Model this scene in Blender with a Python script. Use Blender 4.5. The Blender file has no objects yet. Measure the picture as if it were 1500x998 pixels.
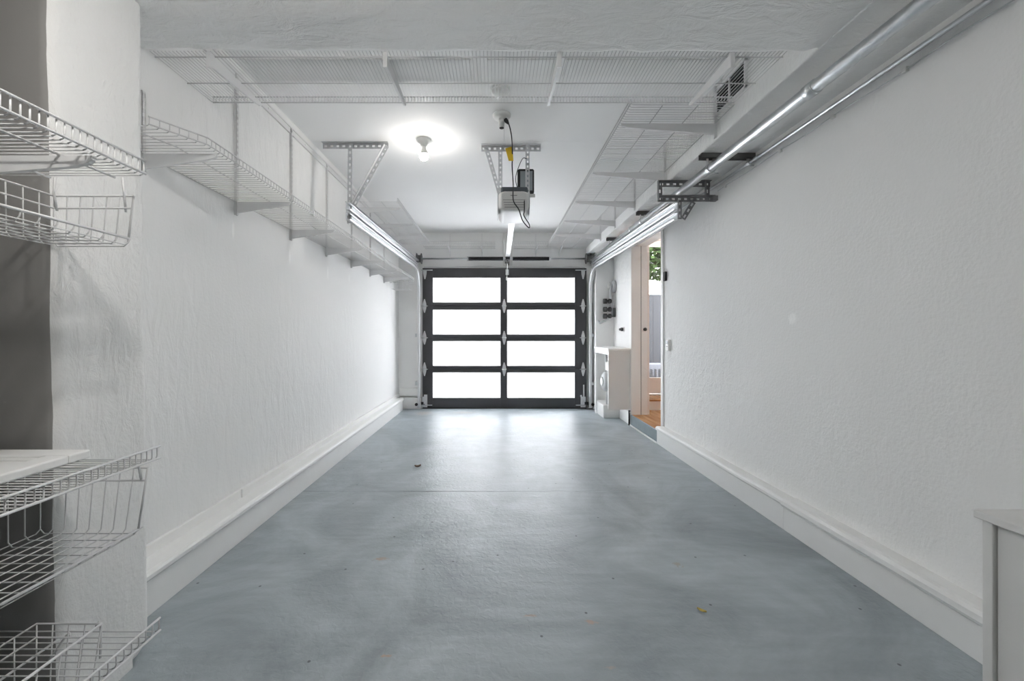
import bpy, bmesh, math, random
from mathutils import Vector, Matrix, noise
random.seed(7)
sc = bpy.context.scene
COL = sc.collection
PI = math.pi
EYE = 1.089                       # camera height above the garage floor

# ---------------------------------------------------------------- materials
def new_mat(name):
    m = bpy.data.materials.new(name); m.use_nodes = True
    nt = m.node_tree; b = nt.nodes['Principled BSDF']
    return m, nt, b
def simple(name, col, rough=0.5, metal=0.0, spec=0.5, var=0.0, vscale=30.0, bump=0.0, bscale=200.0):
    m, nt, b = new_mat(name)
    b.inputs['Base Color'].default_value = (*col, 1)
    b.inputs['Roughness'].default_value = rough
    b.inputs['Metallic'].default_value = metal
    b.inputs['Specular IOR Level'].default_value = spec
    g = nt.nodes.new('ShaderNodeNewGeometry')
    if var > 0:
        n = nt.nodes.new('ShaderNodeTexNoise'); n.inputs['Scale'].default_value = vscale; n.inputs['Detail'].default_value = 5
        nt.links.new(g.outputs['Position'], n.inputs['Vector'])
        r = nt.nodes.new('ShaderNodeMix'); r.data_type = 'RGBA'
        r.inputs['A'].default_value = (*[c*(1-var) for c in col], 1)
        r.inputs['B'].default_value = (*[min(1, c*(1+var)) for c in col], 1)
        nt.links.new(n.outputs['Fac'], r.inputs['Factor'])
        nt.links.new(r.outputs['Result'], b.inputs['Base Color'])
    if bump > 0:
        n2 = nt.nodes.new('ShaderNodeTexNoise'); n2.inputs['Scale'].default_value = bscale; n2.inputs['Detail'].default_value = 6
        nt.links.new(g.outputs['Position'], n2.inputs['Vector'])
        bp = nt.nodes.new('ShaderNodeBump'); bp.inputs['Strength'].default_value = 1.0; bp.inputs['Distance'].default_value = bump
        nt.links.new(n2.outputs['Fac'], bp.inputs['Height']); nt.links.new(bp.outputs['Normal'], b.inputs['Normal'])
    return m

def plaster(name, col, scale=(9, 9, 9), dist=0.006, dabs=(), rough=0.7, distort=0.6, fine=0.0012):
    """painted plaster: trowel relief of two sizes, faint mottling, and touch-up dabs of whiter paint"""
    m, nt, b = new_mat(name)
    L = nt.links.new; N = nt.nodes.new
    b.inputs['Roughness'].default_value = rough
    b.inputs['Specular IOR Level'].default_value = 0.25
    g = N('ShaderNodeNewGeometry')
    mp = N('ShaderNodeMapping'); mp.inputs['Scale'].default_value = scale
    L(g.outputs['Position'], mp.inputs['Vector'])
    n1 = N('ShaderNodeTexNoise'); n1.inputs['Scale'].default_value = 1.0; n1.inputs['Detail'].default_value = 7
    n1.inputs['Roughness'].default_value = 0.6; n1.inputs['Distortion'].default_value = distort
    L(mp.outputs['Vector'], n1.inputs['Vector'])
    # relief only shows strongly in patches
    n3 = N('ShaderNodeTexNoise'); n3.inputs['Scale'].default_value = 0.9; n3.inputs['Detail'].default_value = 2
    L(g.outputs['Position'], n3.inputs['Vector'])
    cr = N('ShaderNodeMapRange'); cr.inputs['From Min'].default_value = 0.4; cr.inputs['From Max'].default_value = 0.65
    cr.inputs['To Min'].default_value = 0.18; cr.inputs['To Max'].default_value = 1.15
    L(n3.outputs['Fac'], cr.inputs['Value'])
    mu = N('ShaderNodeMath'); mu.operation = 'MULTIPLY'
    L(n1.outputs['Fac'], mu.inputs[0]); L(cr.outputs['Result'], mu.inputs[1])
    n2 = N('ShaderNodeTexNoise'); n2.inputs['Scale'].default_value = 70; n2.inputs['Detail'].default_value = 4
    L(g.outputs['Position'], n2.inputs['Vector'])
    b1 = N('ShaderNodeBump'); b1.inputs['Distance'].default_value = dist; b1.inputs['Strength'].default_value = 0.9
    L(mu.outputs[0], b1.inputs['Height'])
    b2 = N('ShaderNodeBump'); b2.inputs['Distance'].default_value = fine; b2.inputs['Strength'].default_value = 0.9
    L(n2.outputs['Fac'], b2.inputs['Height']); L(b1.outputs['Normal'], b2.inputs['Normal'])
    L(b2.outputs['Normal'], b.inputs['Normal'])
    mx = N('ShaderNodeMix'); mx.data_type = 'RGBA'
    mx.inputs['A'].default_value = (*[c*0.955 for c in col], 1); mx.inputs['B'].default_value = (*[min(.97, c*1.03) for c in col], 1)
    L(n3.outputs['Fac'], mx.inputs['Factor'])
    last = mx.outputs['Result']
    for (cx, cy, cz, ry, rz) in dabs:
        s = N('ShaderNodeVectorMath'); s.operation = 'SUBTRACT'; s.inputs[1].default_value = (cx, cy, cz); L(g.outputs['Position'], s.inputs[0])
        d = N('ShaderNodeVectorMath'); d.operation = 'MULTIPLY'; d.inputs[1].default_value = (1, 1/ry, 1/rz); L(s.outputs[0], d.inputs[0])
        le = N('ShaderNodeVectorMath'); le.operation = 'LENGTH'; L(d.outputs[0], le.inputs[0])
        ad = N('ShaderNodeMath'); ad.operation = 'MULTIPLY_ADD'; ad.inputs[1].default_value = 0.8; L(n2.outputs['Fac'], ad.inputs[0]); L(le.outputs['Value'], ad.inputs[2])
        r = N('ShaderNodeMapRange'); r.inputs['From Min'].default_value = 1.0; r.inputs['From Max'].default_value = 1.5
        r.inputs['To Min'].default_value = 0.9; r.inputs['To Max'].default_value = 0.0
        L(ad.outputs[0], r.inputs['Value'])
        m2 = N('ShaderNodeMix'); m2.data_type = 'RGBA'; m2.inputs['B'].default_value = (.95, .95, .94, 1)
        L(r.outputs['Result'], m2.inputs['Factor']); L(last, m2.inputs['A']); last = m2.outputs['Result']
    L(last, b.inputs['Base Color'])
    return m

WALLW = (.87, .87, .862)
M = {}
M['wall_l'] = plaster('plaster_left', WALLW, (20, 18, 6), .013,
    dabs=[(-1.44, 2.26, 1.66, .012, .05), (-1.44, 2.88, 1.63, .012, .055), (-1.44, 3.53, 1.62, .014, .06), (-1.44, 4.04, 1.64, .012, .05)])
M['wall_r'] = plaster('plaster_right', WALLW, (18, 18, 14), .012, dabs=[(1.67, 2.33, 1.178, .035, .035)], fine=.0022)
M['wall'] = plaster('painted_wall', WALLW, (5, 5, 5), .003, fine=.0004)
M['pier'] = plaster('plaster_pier', (.84, .84, .83), (16, 20, 7), .014, distort=1.0, fine=.002)
M['alcove'] = plaster('alcove_shade_grey', (.30, .295, .285), (5, 5, 5), .002, fine=.0004)  # grey base colour carries the alcove's shade
M['soffit'] = plaster('plaster_soffit', (.86, .86, .85), (7, 15, 9), .030, distort=1.6, fine=.002)
M['ceiling'] = plaster('ceiling_board', (.88, .88, .875), (4, 4, 4), .002, fine=.0003)
M['trim'] = simple('white_trim_paint', (.86, .86, .85), .42, var=.02, vscale=12, bump=.0006, bscale=25)
M['wire'] = simple('white_vinyl_wire', (.68, .68, .68), .38)
M['steelw'] = simple('white_enamel_steel', (.78, .78, .78), .40)
M['wood_w'] = simple('white_painted_board', (.74, .735, .72), .45, var=.03, vscale=9)
M['galv'] = simple('galvanised_steel', (.62, .64, .65), .34, metal=1.0, var=.16, vscale=28)
M['perf'] = simple('zinc_angle_iron', (.60, .61, .62), .5, metal=.5, var=.1, vscale=40)
M['track'] = simple('bright_galvanised_track', (.66, .67, .68), .36, metal=1.0, var=.05, vscale=30)
M['strut'] = simple('dark_steel_channel', (.17, .17, .17), .5, metal=.5)
M['black'] = simple('black_plastic', (.018, .018, .02), .45)
M['dgrey'] = simple('slate_grey_plastic', (.075, .09, .105), .5)
M['spring'] = simple('oiled_black_spring', (.03, .03, .033), .5, metal=.5, bump=.002, bscale=60)
M['frame'] = simple('charcoal_aluminium', (.052, .053, .058), .5, var=.04, vscale=6)
M['rubber'] = simple('black_rubber', (.02, .02, .02), .8)
M['hinge'] = simple('zinc_hinge_plate', (.72, .73, .74), .4, metal=.4, var=.08, vscale=40)
M['slot'] = simple('grey_slot', (.28, .28, .28), .6)
M['mid_iron'] = simple('dull_angle_iron', (.26, .26, .265), .5, metal=.4, var=.1, vscale=40)
M['plast_w'] = simple('white_plastic', (.80, .80, .78), .35)
M['plast_g'] = simple('grey_plastic_housing', (.66, .66, .65), .4)
M['yellow'] = simple('yellow_tape', (.75, .50, .02), .5)
M['meter'] = simple('grey_meter_enamel', (.52, .53, .54), .4)
M['pipe_d'] = simple('dark_iron_pipe', (.06, .06, .06), .5, metal=.3)
M['cream'] = simple('cream_paint', (.84, .795, .765), .5, var=.02, vscale=5)
M['fence'] = simple('blue_grey_fence', (.0095, .0115, .016), .7, var=.15, vscale=14)
M['ground'] = simple('pale_gravel', (.2, .2, .2), .9, var=.5, vscale=60, bump=.01, bscale=60)
M['paving'] = simple('driveway_concrete', (.45, .45, .44), .85, var=.1, vscale=4)
M['leaf'] = simple('leaf_green', (.024, .046, .010), .55, var=.5, vscale=6)
M['bark'] = simple('bark_brown', (.10, .07, .05), .9)
M['dryleaf'] = simple('dry_leaf', (.55, .42, .10), .7)
M['brownleaf'] = simple('brown_leaf', (.16, .10, .06), .7)
M['dark'] = simple('duct_shade_black', (.01, .01, .01), .9)
M['bluepaint'] = simple('blue_grey_floor_paint', (.20, .25, .27), .45, var=.12, vscale=10)
M['house'] = simple('pale_house_wall', (.70, .70, .68), .8)

# floor paint: blue grey, worn and slightly glossy
def floor_mat():
    m, nt, b = new_mat('painted_concrete_floor'); L = nt.links.new; N = nt.nodes.new
    g = N('ShaderNodeNewGeometry')
    n1 = N('ShaderNodeTexNoise'); n1.inputs['Scale'].default_value = 1.6; n1.inputs['Detail'].default_value = 9; n1.inputs['Roughness'].default_value = .62; n1.inputs['Distortion'].default_value = 1.2
    L(g.outputs['Position'], n1.inputs['Vector'])
    r = N('ShaderNodeValToRGB'); e = r.color_ramp.elements
    e[0].position = .30; e[0].color = (.240, .276, .297, 1); e[1].position = .74; e[1].color = (.462, .515, .548, 1)
    k = r.color_ramp.elements.new(.5); k.color = (.334, .378, .402, 1)
    L(n1.outputs['Fac'], r.inputs['Fac'])
    # brushed streaks
    mp = N('ShaderNodeMapping'); mp.inputs['Scale'].default_value = (4, 26, 1); mp.inputs['Rotation'].default_value = (0, 0, .25); L(g.outputs['Position'], mp.inputs['Vector'])
    n4 = N('ShaderNodeTexNoise'); n4.inputs['Scale'].default_value = 1; n4.inputs['Detail'].default_value = 6; L(mp.outputs[0], n4.inputs['Vector'])
    mxs = N('ShaderNodeMix'); mxs.data_type = 'RGBA'; mxs.blend_type = 'OVERLAY'; mxs.inputs['Factor'].default_value = .22
    L(r.outputs['Color'], mxs.inputs['A']); L(n4.outputs['Color'], mxs.inputs['B'])
    sepc = N('ShaderNodeRGBToBW'); L(n4.outputs['Color'], sepc.inputs[0]); L(sepc.outputs[0], mxs.inputs['B'])
    last = mxs.outputs['Result']
    # small worn spots where bare clay-coloured concrete shows, dark specks
    for (x, y, rx, ry, col) in [(-.56, 2.0, .06, .03, (.40, .31, .25)), (-.37, 1.40, .03, .012, (.45, .33, .25)), (.36, 1.56, .035, .025, (.45, .33, .27)),
                                (.13, 1.6, .05, .012, (.40, .33, .28)), (.86, 1.95, .04, .03, (.36, .33, .28)), (.37, 1.35, .03, .012, (.42, .38, .34)), (-1.0, 5.7, .2, .25, (.42, .39, .36)), (-.45, 5.75, .3, .12, (.40, .385, .37)),
                                (.55, 1.2, .05, .02, (.40, .36, .32))]:
        s = N('ShaderNodeVectorMath'); s.operation = 'SUBTRACT'; s.inputs[1].default_value = (x, y, 0); L(g.outputs['Position'], s.inputs[0])
        d = N('ShaderNodeVectorMath'); d.operation = 'MULTIPLY'; d.inputs[1].default_value = (1/rx, 1/ry, 0); L(s.outputs[0], d.inputs[0])
        le = N('ShaderNodeVectorMath'); le.operation = 'LENGTH'; L(d.outputs[0], le.inputs[0])
        nn = N('ShaderNodeTexNoise'); nn.inputs['Scale'].default_value = 45; nn.inputs['Detail'].default_value = 4; L(g.outputs['Position'], nn.inputs['Vector'])
        ad = N('ShaderNodeMath'); ad.operation = 'MULTIPLY_ADD'; ad.inputs[1].default_value = 2.2; L(nn.outputs['Fac'], ad.inputs[0]); L(le.outputs['Value'], ad.inputs[2])
        mr = N('ShaderNodeMapRange'); mr.inputs['From Min'].default_value = 1.35; mr.inputs['From Max'].default_value = 1.75; mr.inputs['To Min'].default_value = .85; mr.inputs['To Max'].default_value = 0
        L(ad.outputs[0], mr.inputs['Value'])
        mm = N('ShaderNodeMix'); mm.data_type = 'RGBA'; mm.inputs['B'].default_value = (*col, 1)
        L(mr.outputs['Result'], mm.inputs['Factor']); L(last, mm.inputs['A']); last = mm.outputs['Result']
    vo = N('ShaderNodeTexVoronoi'); vo.voronoi_dimensions = '2D'; vo.inputs['Scale'].default_value = 2.6; L(g.outputs['Position'], vo.inputs['Vector'])
    ml = N('ShaderNodeMapRange'); ml.inputs['From Min'].default_value = .010; ml.inputs['From Max'].default_value = .018; ml.inputs['To Min'].default_value = .75; ml.inputs['To Max'].default_value = 0
    L(vo.outputs['Distance'], ml.inputs['Value'])
    md = N('ShaderNodeMix'); md.data_type = 'RGBA'; md.inputs['B'].default_value = (.06, .065, .07, 1)
    L(ml.outputs['Result'], md.inputs['Factor']); L(last, md.inputs['A']); last = md.outputs['Result']
    L(last, b.inputs['Base Color'])
    rr = N('ShaderNodeMapRange'); rr.inputs['To Min'].default_value = .30; rr.inputs['To Max'].default_value = .48; L(n1.outputs['Fac'], rr.inputs['Value']); L(rr.outputs['Result'], b.inputs['Roughness'])
    b.inputs['Specular IOR Level'].default_value = .5
    n2 = N('ShaderNodeTexNoise'); n2.inputs['Scale'].default_value = 38; n2.inputs['Detail'].default_value = 8; n2.inputs['Distortion'].default_value = .7; L(g.outputs['Position'], n2.inputs['Vector'])
    bp = N('ShaderNodeBump'); bp.inputs['Distance'].default_value = .0032; bp.inputs['Strength'].default_value = .8
    L(n2.outputs['Fac'], bp.inputs['Height']); L(bp.outputs['Normal'], b.inputs['Normal'])
    return m
M['floor'] = floor_mat()

def wood_floor():
    m, nt, b = new_mat('orange_wood_floor'); L = nt.links.new; N = nt.nodes.new
    g = N('ShaderNodeNewGeometry'); mp = N('ShaderNodeMapping'); mp.inputs['Scale'].default_value = (14, 1.2, 1); L(g.outputs['Position'], mp.inputs['Vector'])
    n = N('ShaderNodeTexNoise'); n.inputs['Scale'].default_value = 1.5; n.inputs['Detail'].default_value = 6; L(mp.outputs[0], n.inputs['Vector'])
    r = N('ShaderNodeValToRGB'); e = r.color_ramp.elements; e[0].position = .3; e[0].color = (.36, .17, .06, 1); e[1].position = .75; e[1].color = (.62, .35, .15, 1)
    L(n.outputs['Fac'], r.inputs['Fac']); L(r.outputs['Color'], b.inputs['Base Color']); b.inputs['Roughness'].default_value = .25
    return m
M['wood'] = wood_floor()

def frosted():
    """opal glazing of the garage door: daylight passes through it diffused"""
    m, nt, b = new_mat('frosted_glazing'); L = nt.links.new; N = nt.nodes.new
    out = nt.nodes['Material Output']
    t = N('ShaderNodeBsdfTranslucent'); t.inputs['Color'].default_value = (.95, .95, .96, 1)
    d = N('ShaderNodeBsdfDiffuse'); d.inputs['Color'].default_value = (.8, .8, .8, 1)
    gl = N('ShaderNodeBsdfGlossy'); gl.inputs['Roughness'].default_value = .2
    m1 = N('ShaderNodeMixShader'); m1.inputs['Fac'].default_value = .18; L(t.outputs[0], m1.inputs[1]); L(d.outputs[0], m1.inputs[2])
    m2 = N('ShaderNodeMixShader'); m2.inputs['Fac'].default_value = .04; L(m1.outputs[0], m2.inputs[1]); L(gl.outputs[0], m2.inputs[2])
    L(m2.outputs[0], out.inputs['Surface'])
    return m
M['frost'] = frosted()
def glass():
    m, nt, b = new_mat('clear_glass'); L = nt.links.new; N = nt.nodes.new; out = nt.nodes['Material Output']
    t = N('ShaderNodeBsdfTransparent'); gl = N('ShaderNodeBsdfGlossy'); gl.inputs['Roughness'].default_value = .02
    fr = N('ShaderNodeFresnel'); fr.inputs['IOR'].default_value = 1.45
    mx = N('ShaderNodeMixShader'); L(fr.outputs[0], mx.inputs[0]); L(t.outputs[0], mx.inputs[1]); L(gl.outputs[0], mx.inputs[2]); L(mx.outputs[0], out.inputs['Surface'])
    return m
M['glass'] = glass()
def emit(name, col, s):
    m, nt, b = new_mat(name); b.inputs['Base Color'].default_value = (*col, 1); b.inputs['Emission Color'].default_value = (*col, 1); b.inputs['Emission Strength'].default_value = s
    return m
P1, P2, P3 = [float(v) for v in '54,130,3.9'.split(',')]
NBX, NBY = [float(v) for v in '-.45,.55'.split(',')]
M['bulb'] = emit('lit_bulb', (1, .955, .90), P1)
M['fill_bulb'] = emit('fill_bulb_glow', (1, .965, .92), P2)
M['lens'] = simple('work_light_lens', (.34, .38, .40), .2)

# ---------------------------------------------------------------- mesh helpers
def wloc(o):
    v = Vector((0, 0, 0))
    while o is not None:
        v += o.location; o = o.parent
    return v
class MB:
    def __init__(s): s.v = []; s.f = []; s.sm = []
    def add(s, vs, fs, smooth=False):
        b = len(s.v); s.v += [tuple(v) for v in vs]; s.f += [tuple(b+i for i in f) for f in fs]; s.sm += [smooth]*len(fs); return s
    def box(s, x0, x1, y0, y1, z0, z1):
        if x0 > x1: x0, x1 = x1, x0
        if y0 > y1: y0, y1 = y1, y0
        if z0 > z1: z0, z1 = z1, z0
        vs = [(x0, y0, z0), (x1, y0, z0), (x1, y1, z0), (x0, y1, z0), (x0, y0, z1), (x1, y0, z1), (x1, y1, z1), (x0, y1, z1)]
        return s.add(vs, [(0, 3, 2, 1), (4, 5, 6, 7), (0, 1, 5, 4), (1, 2, 6, 5), (2, 3, 7, 6), (3, 0, 4, 7)])
    def obox(s, p, q, side, up, w, h):
        """bar from p to q: w along side, h along up"""
        p, q = Vector(p), Vector(q); side = Vector(side).normalized(); up = Vector(up).normalized()
        vs = []
        for c in (p, q):
            for a, b2 in ((-1, -1), (1, -1), (1, 1), (-1, 1)): vs.append(c + side*(a*w/2) + up*(b2*h/2))
        return s.add(vs, [(3, 2, 1, 0), (4, 5, 6, 7), (0, 1, 5, 4), (1, 2, 6, 5), (2, 3, 7, 6), (3, 0, 4, 7)])
    def tube(s, pts, r, n=6, cap=True):
        pts = [Vector(p) for p in pts]
        k = len(pts); rings = []
        t0 = (pts[1]-pts[0]).normalized()
        a = Vector((0, 0, 1)) if abs(t0.z) < .9 else Vector((1, 0, 0))
        nrm = (a - t0*a.dot(t0)).normalized()
        for i in range(k):
            if i == 0: t = t0
            elif i == k-1: t = (pts[i]-pts[i-1]).normalized()
            else:
                t = ((pts[i]-pts[i-1]).normalized() + (pts[i+1]-pts[i]).normalized())
                t = t.normalized() if t.length > 1e-6 else (pts[i]-pts[i-1]).normalized()
            nrm = (nrm - t*nrm.dot(t)); nrm = nrm.normalized() if nrm.length > 1e-6 else t.orthogonal().normalized()
            bn = t.cross(nrm)
            rr = r[i] if isinstance(r, (list, tuple)) else r
            rings.append([pts[i] + (nrm*math.cos(2*PI*j/n) + bn*math.sin(2*PI*j/n))*rr for j in range(n)])
        vs = [v for rg in rings for v in rg]; fs = []
        for i in range(k-1):
            for j in range(n):
                fs.append((i*n+j, i*n+(j+1) % n, (i+1)*n+(j+1) % n, (i+1)*n+j))
        s.add(vs, fs, True)
        if cap:
            b = len(s.v) - len(vs)
            s.f.append(tuple(b+j for j in reversed(range(n)))); s.sm.append(False)
            s.f.append(tuple(b+(k-1)*n+j for j in range(n))); s.sm.append(False)
        return s
    def cyl(s, p, q, r, n=20): return s.tube([p, q], r, n)
    def lathe(s, c, axis, prof, n=24):
        """prof: list of (radius, distance along axis) from c"""
        ax = Vector(axis).normalized(); a = ax.orthogonal().normalized(); b2 = ax.cross(a); c = Vector(c)
        vs = []
        for (r, h) in prof:
            for j in range(n):
                th = 2*PI*j/n; vs.append(c + ax*h + (a*math.cos(th)+b2*math.sin(th))*max(r, 1e-5))
        fs = []
        for i in range(len(prof)-1):
            for j in range(n): fs.append((i*n+j, i*n+(j+1) % n, (i+1)*n+(j+1) % n, (i+1)*n+j))
        s.add(vs, fs, True)
        b0 = len(s.v)-len(vs)
        s.f.append(tuple(b0+j for j in reversed(range(n)))); s.sm.append(False)
        s.f.append(tuple(b0+(len(prof)-1)*n+j for j in range(n))); s.sm.append(False)
        return s
    def prism(s, poly, d0, d1):
        """poly: list of 3D points (planar); extruded from offset d0 to d1 (vectors)"""
        n = len(poly); d0 = Vector(d0); d1 = Vector(d1)
        vs = [Vector(p)+d0 for p in poly] + [Vector(p)+d1 for p in poly]
        fs = [tuple(reversed(range(n))), tuple(range(n, 2*n))] + [(j, (j+1) % n, n+(j+1) % n, n+j) for j in range(n)]
        return s.add(vs, fs)
    def perf(s, p, q, wdir, ndir, w=.036, t=.003, pitch=.045, lflange=True):
        """slotted angle iron from p to q: flange with a row of holes in the wdir plane, solid flange along ndir"""
        p, q = Vector(p), Vector(q); ax = (q-p).normalized(); ln = (q-p).length
        wd = Vector(wdir); wd = (wd - ax*wd.dot(ax)).normalized(); nd = Vector(ndir); nd = (nd - ax*nd.dot(ax) - wd*nd.dot(wd)).normalized()
        e = w*.3
        s.obox(p+wd*(e/2), q+wd*(e/2), wd, nd, e, t); s.obox(p+wd*(w-e/2), q+wd*(w-e/2), wd, nd, e, t)
        k = max(2, int(ln/pitch)); 
        for i in range(k+1):
            c = p + ax*(ln*i/k) + wd*(w/2); h = ax*(pitch*.27)
            a0 = c-h if i > 0 else c; a1 = c+h if i < k else c
            if i == k: a0 = c-h; 
            s.obox(a0, a1, wd, nd, w*.42, t)
        if lflange: s.obox(p+nd*(w*.38), q+nd*(w*.38), nd, wd, w*.76, t)
        return s
    def build(s, name, mat, parent=None, loc=None, bevel=0.0):
        me = bpy.data.meshes.new(name)
        off = wloc(parent) if parent is not None else (Vector(loc) if loc is not None else Vector((0, 0, 0)))
        me.from_pydata([tuple(Vector(v)-off) for v in s.v], [], s.f)
        for i, p in enumerate(me.polygons): p.use_smooth = s.sm[i]
        me.update()
        bm = bmesh.new(); bm.from_mesh(me); bmesh.ops.recalc_face_normals(bm, faces=bm.faces); bm.to_mesh(me); bm.free()
        o = bpy.data.objects.new(name, me); COL.objects.link(o)
        me.materials.append(mat if not isinstance(mat, str) else M[mat])
        if parent is not None: o.parent = parent
        elif loc is not None: o.location = loc
        if bevel:
            b = o.modifiers.new('bevel', 'BEVEL'); b.width = bevel; b.segments = 2; b.limit_method = 'ANGLE'; b.angle_limit = math.radians(50)
        return o
def tag(o, label=None, cat=None, group=None, kind=None):
    if label: o['label'] = label
    if cat: o['category'] = cat
    if group: o['group'] = group
    if kind: o['kind'] = kind
    return o
def thing(name, loc, label, cat, group=None, kind=None):
    o = bpy.data.objects.new(name, None); COL.objects.link(o); o.location = loc; o.empty_display_size = .05
    return tag(o, label, cat, group, kind)
def struct(name, mb, mat, label, cat, bevel=0.0):
    return tag(mb.build(name, mat, bevel=bevel), label, cat, kind='structure')
def box(*a): return MB().box(*a)

# ================================================================= ROOM SHELL
CEIL = 2.589; SOF = 2.259; XL = -1.44; XR = 1.67; YB = 6.10
f = MB()
f.box(-3.2, XR+.03, -3.0, 2.862, -.12, 0); f.box(-3.2, XR+.03, 2.866, 6.35, -.12, 0); f.box(-3.2, XR+.03, 2.7, 3.0, -.13, -.015)
struct('floor', f, 'floor', 'blue grey painted concrete floor with a fine joint running across it', 'floor')
struct('ceiling', MB().box(-1.7, 1.75, 1.6, 3.209, CEIL, 2.8).box(-1.7, 1.75, 3.2105, 6.4, CEIL, 2.8).box(-1.7, 1.75, 3.1, 3.3, CEIL+.012, 2.8), 'ceiling', 'smooth white ceiling over the parking bay', 'ceiling')
struct('wall_left', box(-1.75, XL, 1.30, 6.40, 0, 2.8), 'wall_l', 'long white plastered wall under the left wire shelves', 'wall')
# right wall with the doorway from y 4.14 to 4.92
w = MB(); w.box(XR, 1.80, -3.0, 4.14, 0, 2.8); w.box(XR, 1.80, 4.92, 6.40, 0, 2.8); w.box(XR, 1.80, 4.14, 4.92, 2.14, 2.8)
struct('wall_right', w, 'wall_r', 'white stucco wall with the doorway and small wall controls', 'wall')
# far wall round the garage door: left return, header, right return
w = MB(); w.box(-1.75, -1.065, YB, 6.40, 0, 2.8); w.box(-1.065, 1.305, YB, 6.40, 2.045, 2.8); w.box(1.305, 1.45, YB, 6.40, 0, 2.8)
w.box(1.417, 1.80, 5.87, 6.40, 0, SOF+.02)
struct('wall_back', w, 'wall', 'white wall and header around the garage door', 'wall')
struct('wall_front', box(-3.2, 1.8, -3.1, -2.9, 0, 2.8), 'wall', 'white wall closing the garage at its near end', 'wall')
struct('trim_6', box(1.32, 1.80, -3.0, 6.35, SOF, 2.8), 'soffit', 'boxed white soffit along the top of the right wall', 'soffit', bevel=.008)

# near low ceiling with its rough drop edge (bottom surface is a displaced grid)
def near_ceiling():
    nx, ny = 110, 90; x0, x1, y0, y1 = -3.2, 1.34, -3.0, 1.69
    vs = []; fs = []
    ys = [y0 + (1.0-y0)*j/25 for j in range(26)] + [1.0 + (y1-1.0)*(j+1)/(ny-26) for j in range(ny-26)]
    xs = [x0 + (-1.45-x0)*i/8 for i in range(9)] + [-1.45 + (x1+1.45)*(i+1)/(nx-9) for i in range(nx-9)]
    for y in ys:
        for x in xs:
            t = min(1, max(0, (y-1.45)/.05)); t = t*t*(3-2*t)
            zl = 2.214 + .045*min(1, max(0, (y-1.47)/.22))           # left: a low flat part then rising to the edge
            k = min(1, max(0, (x+1.3)/1.6)); k = k*k*(3-2*k)
            z = zl*(1-k) + (SOF-.012)*k
            z += .007*noise.noise(Vector((x*9, y*9, 3))) * (1 if y > .5 else .3) + .004*noise.noise(Vector((x*23, y*30, 9)))
            if x > 1.25: z += (SOF+.004 - z)*min(1, (x-1.25)/.06)
            yy = y + (.006*noise.noise(Vector((x*7, 2, 2))) if y > 1.68 else 0)
            vs.append((x, yy, z))
    n = len(xs); m = len(ys)
    for j in range(m-1):
        for i in range(n-1): fs.append((j*n+i, j*n+i+1, (j+1)*n+i+1, (j+1)*n+i))
    mb = MB(); mb.add(vs, fs, True)
    top = [(x0, y0, 2.8), (x1, y0, 2.8), (x1, y1, 2.8), (x0, y1, 2.8)]
    b = len(mb.v); mb.add(top, [(0, 1, 2, 3)])
    def wall(idx, ta, tb):
        mb.f.append(tuple(idx) + (b+tb, b+ta)); mb.sm.append(False)
    wall([i for i in range(n)], 0, 1); wall([j*n+n-1 for j in range(m)], 1, 2)
    wall([(m-1)*n+i for i in reversed(range(n))], 2, 3); wall([j*n for j in reversed(range(m))], 3, 0)
    return mb
struct('beam', near_ceiling(), 'soffit', 'rough plastered low ceiling and beam edge across the top', 'beam')

# stub wall at the left edge: leaning, rounded, rough
def pier():
    pts = []
    X1, Y0, Y1, X0, rad = 0.0, 1.12, 1.425, -1.2, .03
    def arc(cx, cy, a0, a1, k=5): return [(cx+rad*math.cos(a0+(a1-a0)*i/k), cy+rad*math.sin(a0+(a1-a0)*i/k)) for i in range(k+1)]
    pts += [(X0, Y0)] + [(X0+(X1-rad-X0)*i/10, Y0) for i in range(1, 10)] + arc(X1-rad, Y0+rad, -PI/2, 0)
    pts += [(X1, Y0+rad+(Y1-Y0-2*rad)*i/16) for i in range(1, 16)] + arc(X1-rad, Y1-rad, 0, PI/2) + [(X0, Y1)]
    global NPIER
    n = len(pts); H = 90; vs = []; fs = []; NPIER = n
    for h in range(H+1):
        z = 2.35*h/H
        for (x, y) in pts:
            flare = .045*max(0, 1-z/.16)**2 if False else 0
            xx = -1.187 - .013*z + x + (flare if x > -.05 else 0)
            d = .003*noise.noise(Vector((xx*8, y*6, z*4))) + .0016*noise.noise(Vector((xx*30, y*34, z*20)))
            k = 1 if x > -.1 else 0
            yk = max(0, .08-z)/.08
            vs.append((xx + d*k - (.03*yk*yk if y > 1.36 and k else 0), y + d*(.5 if k else 0), z))
    for h in range(H):
        for j in range(n-1): fs.append((h*n+j, h*n+j+1, (h+1)*n+j+1, (h+1)*n+j))
        fs.append((h*n+n-1, h*n, (h+1)*n, (h+1)*n+n-1))
    fs.append(tuple(range(H*n, H*n+n)))
    return MB().add(vs, fs, True)
cp_ = struct('column', pier(), 'pier', 'rough white plastered stub wall beside the alcove shelves', 'pillar')
cp_.data.materials.append(M['alcove'])  # near face takes the grey that has the shade put in
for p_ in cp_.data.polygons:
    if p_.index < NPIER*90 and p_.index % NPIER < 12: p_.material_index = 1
struct('wall_alcove', box(-1.75, -1.41, -3.0, 1.125, 0, 2.4), 'alcove', 'alcove wall, shade put into its grey, behind the near wire shelves', 'wall')

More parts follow.
